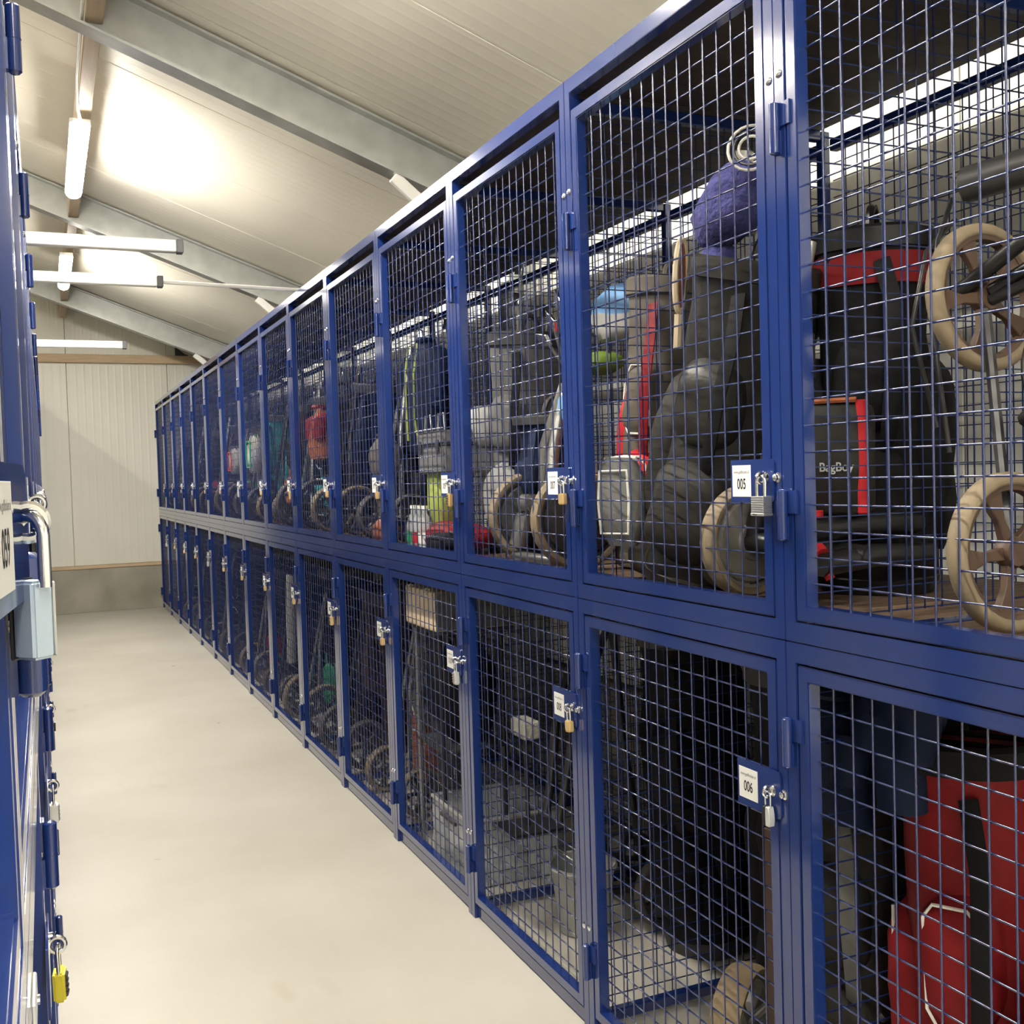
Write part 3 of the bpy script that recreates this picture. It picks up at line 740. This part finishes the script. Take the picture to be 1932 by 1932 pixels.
# ---- column 005/006 (k = 0)
golf_bag('black and red cart bag standing just inside door 005', (1.80, 1.945, 1.238), (1.79, 1.93, 2.04), .150, 'black_cloth', 'black_cloth', None, face=220, pockets=3, rim='black_plastic', strap_mat='black_cloth', band='red_cloth')
hm = thing('accessory_bag', 'dark bag with a red band and pale lettering, behind door 005', 'bag', T(1.535, 1.770, 1.428) @ RZm(38))
MB().rings(soft([sring(0, 0, z, .060 * f, .075 * f, 20, 1.5) for z, f in ((0, .7), (.01, .95), (.10, 1), (.20, 1), (.225, .95), (.235, .7))], .004, 12, 3)).build('body', 'charcoal', hm, smooth=60)
MB().obox((-.045, -.058, .12), (.012, .022, .235), RZm(30).to_3x3()).build('band', 'bright_red', hm, bevel=.003)
MB().tube([(-.05, -.05, .238), (-.05, .05, .238)], .006, 6).build('trim', 'orange', hm)
link('lettering', font_mesh('BagBoy', .026, .9, 'pale_silver', 'lettering'), hm, T(-.0640, -.010, .100) @ TXT)
pl = thing('trolley_shaft', 'upright aluminium trolley shaft beside the post of door 005', 'trolley shaft', T(1.46, 1.765, 1.24))
MB().tube([(0.0, .06, .16), (0.0, .05, .30), (.01, .015, .45), (.0, .03, .62), (.03, .02, .76)], .013, 8).build('tube', 'tube_grey', pl, smooth=60)
MB().obox((0, .02, .52), (.03, .05, .10), RZm(20).to_3x3()).build('clamp', 'tube_black', pl, bevel=.005)
MB().obox((-.01, .055, .68), (.02, .03, .16)).build('handle_joint', 'tube_grey', pl, bevel=.005)
MB().obox((0, .06, .10), (.02, .035, .14)).build('bracket', 'tube_grey', pl, bevel=.004)
trolley('golf trolley with tan tyres and grey hub caps inside door 005',
        [(1.450, 1.975, 1.368), (1.60, 2.49, 1.368)], .126, .046, None,
        [[(1.44, 1.985, 1.368), (1.46, 1.85, 1.36), (1.56, 1.72, 1.34)], [(1.44, 1.72, 1.33), (1.60, 1.74, 1.34), (1.78, 1.76, 1.33)], [(1.42, 1.74, 1.40), (1.60, 1.76, 1.405), (1.78, 1.80, 1.40)],
         [(1.45, 1.95, 1.37), (1.46, 1.91, 1.50), (1.50, 1.885, 1.72)]],
        axis=(.12, -1, 0), tyre='tan_tyre', rim='grey_rim', rt_=.026, spokes=5, hubcap='grey_rim',
        extras=[('clamp_knob', [(1.45, 1.745, 1.425), (1.45, 1.745, 1.440)], .020, 'bright_red'), ('clamp_knob', [(1.445, 1.72, 1.350), (1.445, 1.735, 1.362)], .018, 'bright_red'),
                ('lever', [(1.45, 1.73, 1.34), (1.46, 1.71, 1.30)], .010, 'bright_red'), ('bracket', [(1.40, 1.78, 1.40), (1.40, 1.80, 1.35), (1.41, 1.83, 1.345)], .009, 'tube_grey')])
golf_bag('big dark leather golf bag leaning behind door 005', (1.56, 2.295, 1.238), (1.60, 2.09, 2.00), .172, 'black_leather', 'charcoal', None, face=205, pockets=3, rim='black_leather', strap_mat='black_cloth')
tag(MB().tube([(1.52, 2.31, 1.95), (1.50, 2.27, 2.01), (1.50, 2.22, 2.02), (1.52, 2.17, 1.98)], .004, 6).build('zip_cord', 'tube_grey'), 'silver zip arching over the leather golf bag', 'zip')
hc = thing('head_cover', 'fluffy blue club head cover on top of the leather bag', 'head cover', axes((1.52, 2.165, 2.125), (-.05, -.75, .18), (0, 0, 1)))
SEED[0] += 1
MB().rings(soft([sring(.004 * i, 0, z, a, b, 26, .2) for i, (z, a, b) in enumerate(((-.05, .03, .03), (-.03, .055, .05), (.02, .072, .062), (.09, .078, .07), (.15, .070, .064), (.20, .034, .034)))], .014, 45, 9)).build('plush_body', 'plush_blue', hc, smooth=70)
MB().rings(soft([sring(-.085, 0, z, a * 1.2, a, 18, .2) for z, a in ((-.06, .022), (-.04, .034), (.0, .034), (.03, .018))], .010, 45, 4)).build('plush_tail', 'plush_blue', hc, smooth=70)
ul = thing('hip_flask', 'grey steel flask standing behind the blue head cover', 'flask', axes((1.62, 2.22, 2.12), (0.05, -.1, 1)))
MB().lathe([(.001, 0), (.045, 0), (.048, .01), (.048, .13), (.035, .16), (.022, .17)], 20).build('body', 'light_grey', ul)
MB().lathe([(.026, .171), (.026, .20), (.015, .21), (.001, .211)], 16).build('cap', 'silver_body', ul)
co = thing('coiled_cord', 'black and white coiled cord hanging at the top of door 005', 'cord', T(1.45, 1.93, 2.235))
for i in range(3): MB().torus((0, 0, 0), .050 - .012 * i, .0035, axes((0, 0, 0), (-.7, -.7, .1)).to_3x3(), 20, 6).build('loop', ('piping', 'tube_black', 'piping')[i], co)
rk = thing('wooden_paddle', 'cream and orange curved paddle leaning in front of the leather bag', 'paddle', axes((1.56, 2.40, 1.955), (0, -.12, 1), (1, .6, 0)))
MB().torus((0, 0, .09), .072, .008, Matrix.Rotation(math.radians(90), 3, 'X') @ Matrix.Diagonal((.42, 1.3, 1)), 24, 6).build('rim', 'cream', rk)
MB().lathe([(.001, -.003), (.068, -.003), (.068, .003), (.001, .003)], 24, T(0, 0, .09) @ Matrix.Rotation(math.radians(90), 4, 'X') @ Matrix.Diagonal((.40, 1.25, 1, 1))).build('face', 'orange', rk)
MB().cyl((0, 0, -.10), (0, 0, -.01), .012, 8).build('grip', 'cream', rk)
soft_bag('small grey pouch with white piping low behind door 005', (1.395, 2.445, 1.335), (.075, .14, .235), 'grey_cloth', name='pouch', trim='piping', rot=28, handles=False)
rl = thing('rain_hood', 'rolled taupe rain hood lying on the shelf behind door 005', 'rain hood', axes((1.47, 2.48, 1.305), (.02, -.40, -.03)))
MB().rings(soft([sring(0, 0, z, a, a, 18, .2) for z, a in ((0, .02), (.01, .045), (.10, .055), (.20, .050), (.24, .030), (.26, .036), (.38, .036), (.385, .02))], .008, 14, 5)).build('roll', 'taupe', rl, smooth=60)
MB().torus((0, 0, .25), .040, .004, None, 16, 6).build('tie', 'piping', rl)
# 006
trolley('muddy sand-coated trolley wheel on the floor behind door 006', [(1.52, 2.13, .155), (1.60, 1.80, .155)], .150, .075, None,
        [[(1.52, 2.13, .155), (1.56, 2.0, .30), (1.70, 1.9, .62), (1.80, 1.85, 1.02)], [(1.60, 1.80, .155), (1.66, 1.85, .4), (1.80, 1.85, 1.0)], [(1.48, 2.0, .10), (1.56, 1.85, .22), (1.62, 1.75, .34)]],
        axis=(.55, -.83, 0), tyre='sand_tyre', rim='grey_rim', rt_=.013, spokes=4, tube='tube_grey')
golf_bag('black golf bag upright in the middle of the locker behind door 006', (1.85, 2.22, .004), (1.80, 2.20, 1.02), .16, 'black_cloth', 'black_cloth', None, face=200, pockets=3)
golf_bag('dark grey golf bag seen through the side mesh beside door 006', (1.72, 1.86, .004), (1.66, 1.88, .90), .14, 'charcoal', 'charcoal', None, face=200, pockets=3, strap_mat='grey_cloth')
jacket('navy jacket draped over the dark grey golf bag', (1.55, 1.80, 1.03), .24, .25, 'navy_cloth', rot=-20)
tag(MB().obox((1.46, 1.905, .45), (.02, .06, .55), RZm(10).to_3x3()).build('brown_board', 'brown', bevel=.003), 'narrow brown board standing by the post of door 006', 'board')
soft_bag('black suit bag filling the rear behind door 006', (2.02, 2.10, .004), (.22, .7, 1.1), 'black_cloth', handles=False)
soft_bag('red nylon pouch low beside the muddy trolley wheel', (1.62, 1.98, .45), (.09, .08, .22), 'red_cloth', name='pouch', handles=False)

# ---- column 007/008 (k = 1)
golf_bag('red and grey golf bag with white edging, seen through the side of door 007', (1.72, 2.80, 1.238), (1.755, 2.735, 2.08), .125, 'taupe', 'bright_red', 'piping', face=200, pockets=3, rim='taupe', strap_mat='red_cloth', squash=1.0)
bl = thing('carrier_bag', 'blue and white plastic bag on top of the gear behind door 007', 'bag', T(1.78, 3.05, 2.00) @ RZm(20))
MB().rings(soft([sring(0, 0, z, a, b, 18, .4) for z, a, b in ((0, .04, .08), (.03, .07, .14), (.10, .06, .13), (.15, .03, .06))], .018, 14, 8)).build('body', 'sky_blue', bl, smooth=60)
MB().rings(soft([sring(-.02, .0, z, a, b, 18, .4) for z, a, b in ((-.03, .05, .10), (.0, .07, .13), (.045, .065, .12))], .014, 14, 3)).build('lower_fold', 'light_grey', bl, smooth=60)
soft_bag('green towel lying on the bags behind door 007', (1.72, 3.12, 1.86), (.12, .15, .07), 'lime_dark', name='towel', cat='towel', handles=False)
trolley('golf trolley with worn tan tyres inside door 007', [(1.50, 3.24, 1.392), (1.47, 2.84, 1.392)], .150, .044, None,
        [[(1.50, 3.15, 1.40), (1.50, 3.12, 1.62), (1.56, 3.08, 1.82)], [(1.46, 3.02, 1.40), (1.50, 3.06, 1.60), (1.56, 3.08, 1.80)], [(1.42, 3.20, 1.262), (1.42, 3.05, 1.262), (1.42, 2.90, 1.262)]],
        axis=(.10, 1, 0), tyre='tan_tyre', rim='dark_rim', tube='tube_grey', rt_=.020, spokes=5, hubcap='dark_rim',
        extras=[('brake_block', [(1.44, 3.16, 1.44), (1.44, 3.10, 1.44)], .03, 'tube_grey'), ('bracket', [(1.42, 3.18, 1.30), (1.44, 3.16, 1.40)], .03, 'tube_grey')])
golf_bag('dark navy golf bag half hidden behind the post of door 007', (1.62, 3.28, 1.238), (1.60, 3.26, 1.72), .13, 'navy_cloth', 'black_cloth', None, face=200, pockets=2)
tw = thing('hand_towel', 'sky blue towel tied to the trolley behind door 007', 'towel', T(1.48, 2.90, 1.69))
MB().rings(soft([sring(0, 0, z, a, b, 16, .6) for z, a, b in ((0, .015, .02), (.03, .025, .045), (.07, .02, .05), (.09, .01, .02))], .008, 20, 8)).build('body', 'sky_blue', tw, smooth=60)
for i in range(3):
    golf_club(Vector((1.56 + .05 * i, 3.08 + .1 * i, 1.90)), Vector((1.50 + .05 * i, 2.98 + .15 * i, 2.04 - .03 * i)), ('silver iron head poking up behind door 007, frontmost', 'silver iron head poking up behind door 007, middle one', 'silver iron head poking up behind door 007, rearmost')[i])
# 008
bk = thing('bucket', 'pale grey plastic bucket on the floor behind door 008', 'bucket', T(1.60, 3.13, .004))
MB().lathe([(.001, .0), (.085, 0), (.105, .20), (.112, .205), (.112, .225), (.104, .222), (.100, .19), (.082, .01), (.001, .008)], 28).build('body', 'bucket_grey', bk)
MB().torus((0, 0, .215), .113, .004, None, 28, 6).build('rim', 'bucket_grey', bk)
MB().tube(arc((0, 0, .21), .113, 0, 180, 12, (0, 1, 0), (-.8, 0, .6)), .0025, 5).build('handle', 'steel', bk)
ms = thing('ball_scoop', 'small block of metal mesh low behind door 008', 'basket', T(1.44, 3.21, .655))
MB().box(-.03, .03, -.055, .055, 0, .06).build('mesh_body', 'mesh_metal', ms, bevel=.006)
MB().cyl((0, 0, -.3), (0, 0, 0), .008, 8).build('stem', 'tube_black', ms)
MB().box(-.1, .1, -.08, .08, -.31, -.30).build('foot', 'tube_black', ms)
trolley('folded black push trolley leaning behind door 008', [(1.85, 3.0, .13), (1.85, 3.32, .13)], .125, .04, None,
        [[(1.46, 2.98, .50), (1.55, 3.05, .75), (1.75, 3.15, 1.05)], [(1.45, 3.06, .50), (1.52, 3.12, .78), (1.7, 3.2, 1.06)], [(1.85, 3.15, .13), (1.78, 3.15, .6), (1.74, 3.15, 1.1)], [(1.43, 2.95, .44), (1.46, 2.98, .50)], [(1.42, 3.03, .44), (1.45, 3.06, .50)]],
        tyre='grey_tyre', rim='dark_rim', rt_=.014)
golf_bag('black golf bag standing behind the grey bucket', (1.92, 2.85, .004), (1.86, 2.86, 1.02), .15, 'black_cloth', 'black_cloth', None, face=200, pockets=3)
soft_bag('black cover hanging at the rear behind door 008', (2.04, 3.12, .10), (.2, .5, .98), 'black_cloth', handles=False)

# ---- first column beyond 007 (k = 2)
golf_bag('light grey stand bag with black straps, seen through door 007', (1.72, 3.78, 1.238), (1.73, 3.72, 2.05), .155, 'grey_cloth', 'light_grey', None, face=215, pockets=3, rim='dark_rubber', strap_mat='black_cloth', clubs=3)
dn = thing('visor_dome', 'grey plastic dome on the front of the light grey bag', 'dome', T(1.56, 3.80, 1.63))
MB().rings(pod(0, 0, 0, .17, .07, .085)).build('body', 'light_grey', dn, smooth=60)
MB().torus((0, 0, .03), .05, .006, None, 16, 6).build('green_band', 'lime', dn)
cs = thing('tool_case', 'grey hard plastic case on a lime bag, first column beyond 007', 'case', T(1.375, 3.74, 1.545))
MB().box(0, .22, 0, .30, 0, .105).build('body', 'grey_cloth', cs, bevel=.008, seg=2)
MB().box(-.004, .224, -.004, .304, .108, .165).build('lid', 'grey_cloth', cs, bevel=.010, seg=2)
MB().box(-.008, .0, -.006, .306, .168, .174).build('trim', 'pale_silver', cs, bevel=.002)
for y in (.07, .22): MB().tube([(.02, y - .04, .165), (.02, y - .03, .23), (.02, y + .03, .23), (.02, y + .04, .165)], .004, 6).build('wire_handle', 'steel', cs, smooth=60)
for y in (.05, .25): MB().box(-.010, -.0045, y - .015, y + .015, .085, .13).build('latch', 'dark_rubber', cs, bevel=.002)
soft_bag('lime yellow bag standing under the grey hard case', (1.45, 3.97, 1.335), (.10, .15, .30), 'lime', handles=False)
soft_bag('red folded jacket on the shelf under the lime bag', (1.46, 3.88, 1.240), (.20, .44, .115), 'red_cloth', name='folded_jacket', cat='jacket', handles=False)
for i, (y, m_) in enumerate(((4.12, 'green'), (4.05, 'bright_red'), (3.98, 'sticker'))):
    bt = thing('bottle', ('clear bottle with a green label', 'clear bottle with a red label', 'clear bottle with a white label')[i] + ' on the shelf in front of the red jacket', 'bottle', T(1.375, y, 1.240), 'drink bottles')
    MB().lathe([(.001, 0), (.026, 0), (.030, .008), (.030, .10), (.022, .13), (.011, .15), (.011, .165)], 18).build('body', 'clear_plastic', bt)
    MB().lathe([(.0305, .03), (.0305, .075)], 18, cap=False).build('label', m_, bt)
    MB().lathe([(.013, .166), (.013, .18), (.001, .181)], 14).build('cap', 'sticker', bt)
soft_bag('black cap bag on the shelf, first column beyond 007', (1.385, 3.76, 1.240), (.11, .24, .085), 'black_cloth', handles=False)
jacket('dark navy jacket with lime piping, second column beyond 007', (1.60, 4.55, 2.14), .40, .50, 'navy_cloth')
for i in range(2): tag(MB().tube([(1.52, 4.42 + .13 * i, 2.12), (1.50, 4.43 + .12 * i, 1.98), (1.50, 4.44 + .1 * i, 1.80), (1.51, 4.42 + .14 * i, 1.70)], .010, 6, flat=.4).build('strap', 'lime'), ('lime green strap hanging near the post, nearer of the two', 'lime green strap hanging near the post, farther of the two')[i], 'strap')
bx = thing('cardboard_box', 'lit cardboard box high behind the lower door of the next column after 008', 'box', T(1.365, 3.87, .930))
MB().box(0, .34, 0, .36, 0, .155).build('body', 'cardboard', bx, bevel=.003)
MB().box(.003, .337, -.0015, -.0003, .003, .152).build('shaded_end', 'grey_cloth', bx)  # grey sheet over the whole end face, painting the box's unlit side darker
for y in (.08, .28): MB().torus((-.002, y, .150), .014, .004, Matrix.Rotation(math.radians(90), 3, 'X'), 14, 6).build('ring', 'piping', bx)
sd = thing('storage_stand', 'dark folding stand carrying the cardboard box', 'stand', T(1.52, 4.03, 0))
for x in (-.12, .14):
    for y in (-.12, .17): MB().cyl((x, y, .004), (x, y, .915), .011, 8).build('leg', 'tube_grey' if (x < 0 and y > 0) else 'tube_black', sd)
MB().box(-.15, .18, -.16, .20, .915, .928).build('top_board', 'dark_rubber', sd, bevel=.002)
MB().box(-.13, .16, -.13, .19, .44, .45).build('shelf', 'dark_rubber', sd)
soft_bag('black bag on the shelf of the folding stand', (1.55, 4.05, .452), (.24, .26, .40), 'black_cloth')
cr = thing('storage_crate', 'clear plastic crate of jumbled gear on the floor, next column after 008', 'crate', T(1.375, 3.60, .004))
for a in ((0, .36, 0, .004, 0, .25), (0, .36, .396, .40, 0, .25), (0, .004, .004, .396, 0, .25), (.356, .36, .004, .396, 0, .25), (.004, .356, .004, .396, 0, .004)): MB().box(*a).build('wall', 'clear_plastic', cr)
MB().torus((0, 0, 0), 1, .012, None, 4, 6)
MB().tube([(0, 0, .25), (.36, 0, .25), (.36, .40, .25), (0, .40, .25)], .009, 6, close=True).build('rim', 'light_grey', cr)
MB().box(-.012, .0, .12, .28, .205, .222).build('handle', 'dark_rubber', cr, bevel=.003)
for i in range(9):
    bp = thing('golf_ball' if i % 3 else 'ball_tube', ('white golf ball', 'grey golf ball', 'pale golf ball')[i % 3] + ' in the clear crate, ' + ('front', 'middle', 'rear')[i // 3] + ' layer', 'ball', T(1.375 + .07 + .09 * (i % 3), 3.60 + .07 + .12 * (i // 3), .04 + .05 * ((i * 5) % 3)), 'balls in the clear crate')
    MB().lathe([(.001, -.028)] + [(.028 * math.cos(a), .028 * math.sin(a)) for a in [math.radians(d) for d in (-60, -30, 0, 30, 60)]] + [(.001, .028)], 14).build('shell', ('light_grey', 'charcoal', 'grey_cloth')[i % 3], bp)
    MB().torus((0, 0, 0), .0283, .0012, None, 14, 4).build('seam', 'dark_rubber', bp)

# ---- the remaining columns: one bag and one trolley per tier, each its own colours
bodies = ['black_cloth', 'navy_cloth', 'charcoal', 'black_leather', 'teal', 'grey_cloth', 'brown', 'black_cloth', 'navy_cloth', 'charcoal', 'black_cloth']
panels = ['charcoal', 'black_cloth', 'teal', 'orange', 'black_cloth', 'green', 'black_cloth', 'red_cloth', 'charcoal', 'black_cloth', 'navy_cloth']
NM = {'black_cloth': 'black', 'navy_cloth': 'navy', 'charcoal': 'charcoal', 'black_leather': 'black leather', 'teal': 'teal', 'grey_cloth': 'grey', 'brown': 'brown', 'orange': 'orange', 'green': 'green', 'red_cloth': 'red', 'tan_tyre': 'tan', 'grey_tyre': 'grey'}
for j, k in enumerate(range(3, 14)):
    y = yk(k); col = '%s right-row column beyond door 007' % ORD[k - 2]
    for up_ in (True, False):
        zf = 1.238 if up_ else .004
        b_ = bodies[(j + (0 if up_ else 5)) % 11]; p_ = panels[(j + (0 if up_ else 3)) % 11]
        hgt = (.80 + .06 * ((j * 3) % 3)) if up_ else (.86 + .05 * ((j * 5) % 4))
        golf_bag('%s golf bag with %s pockets, %s tier, %s' % (NM[b_], NM[p_], 'upper' if up_ else 'lower', col), (XR + .40 + .03 * (j % 3), y + .48 + .05 * ((j * 2) % 3), zf), (XR + .41, y + .46, zf + hgt), .14 + .01 * (j % 3), b_, p_, 'piping' if (j + up_) % 3 == 0 else None, face=200, pockets=3, clubs=(2 if up_ and j < 4 else 0))
        ty = ('tan_tyre', 'grey_tyre')[(j + up_) % 2]; R_ = .11 + .02 * (j % 3)
        x0 = XR + .17
        trolley('trolley with %s tyres, %s tier, %s' % (NM[ty], 'upper' if up_ else 'lower', col),
                [(x0 + .02, y + .22, zf + R_ + .003), (x0, y + .68, zf + R_ + .003)], R_, .045, None,
                [[(x0, y + .30, zf + R_), (x0 + .04, y + .40, zf + .5), (x0 + .12, y + .44, zf + .9)], [(x0, y + .62, zf + R_), (x0 + .04, y + .50, zf + .5), (x0 + .12, y + .46, zf + .9)]],
                axis=(.2, -1, 0), tyre=ty, rim='dark_rim', rt_=.012, tube=('tube_grey', 'tube_black')[j % 2])
soft_bag('orange woven basket on the shelf, second right-row column beyond door 007', (1.40, 4.58, 1.240), (.10, .20, .11), 'orange', name='basket', cat='basket')
soft_bag('grey padded bag above the basket, second right-row column beyond door 007', (1.45, 4.72, 1.52), (.13, .20, .20), 'taupe')
jacket('red and orange jacket high in the third right-row column beyond door 007', (1.42, 5.84, 1.93), .16, .28, 'orange', 'red_cloth')
soft_bag('white and green bag high in the fifth right-row column beyond door 007', (1.37, 7.58, 1.60), (.09, .24, .26), 'light_grey', trim='green')
soft_bag('white round bag with a red patch, sixth right-row column beyond door 007', (1.37, 8.42, 1.60), (.09, .24, .20), 'light_grey', trim='bright_red')
tag(MB().cyl((1.37, 6.60, .40), (1.38, 6.58, .95), .030, 12).build('pale_tube', 'light_grey'), 'pale upright tube behind a lower door, fourth column beyond 007', 'tube')

tb = thing('door_catch', 'small grey steel catch on the near lower door of the left row', 'catch', T(XL, .885, 1.13))
MB().box(0, .0035, -.03, .03, 0, .020).build('plate', 'pale_silver', tb, bevel=.001)
MB().cyl((.0035, 0, .010), (.0055, 0, .010), .004, 10).build('rivet', 'steel', tb)
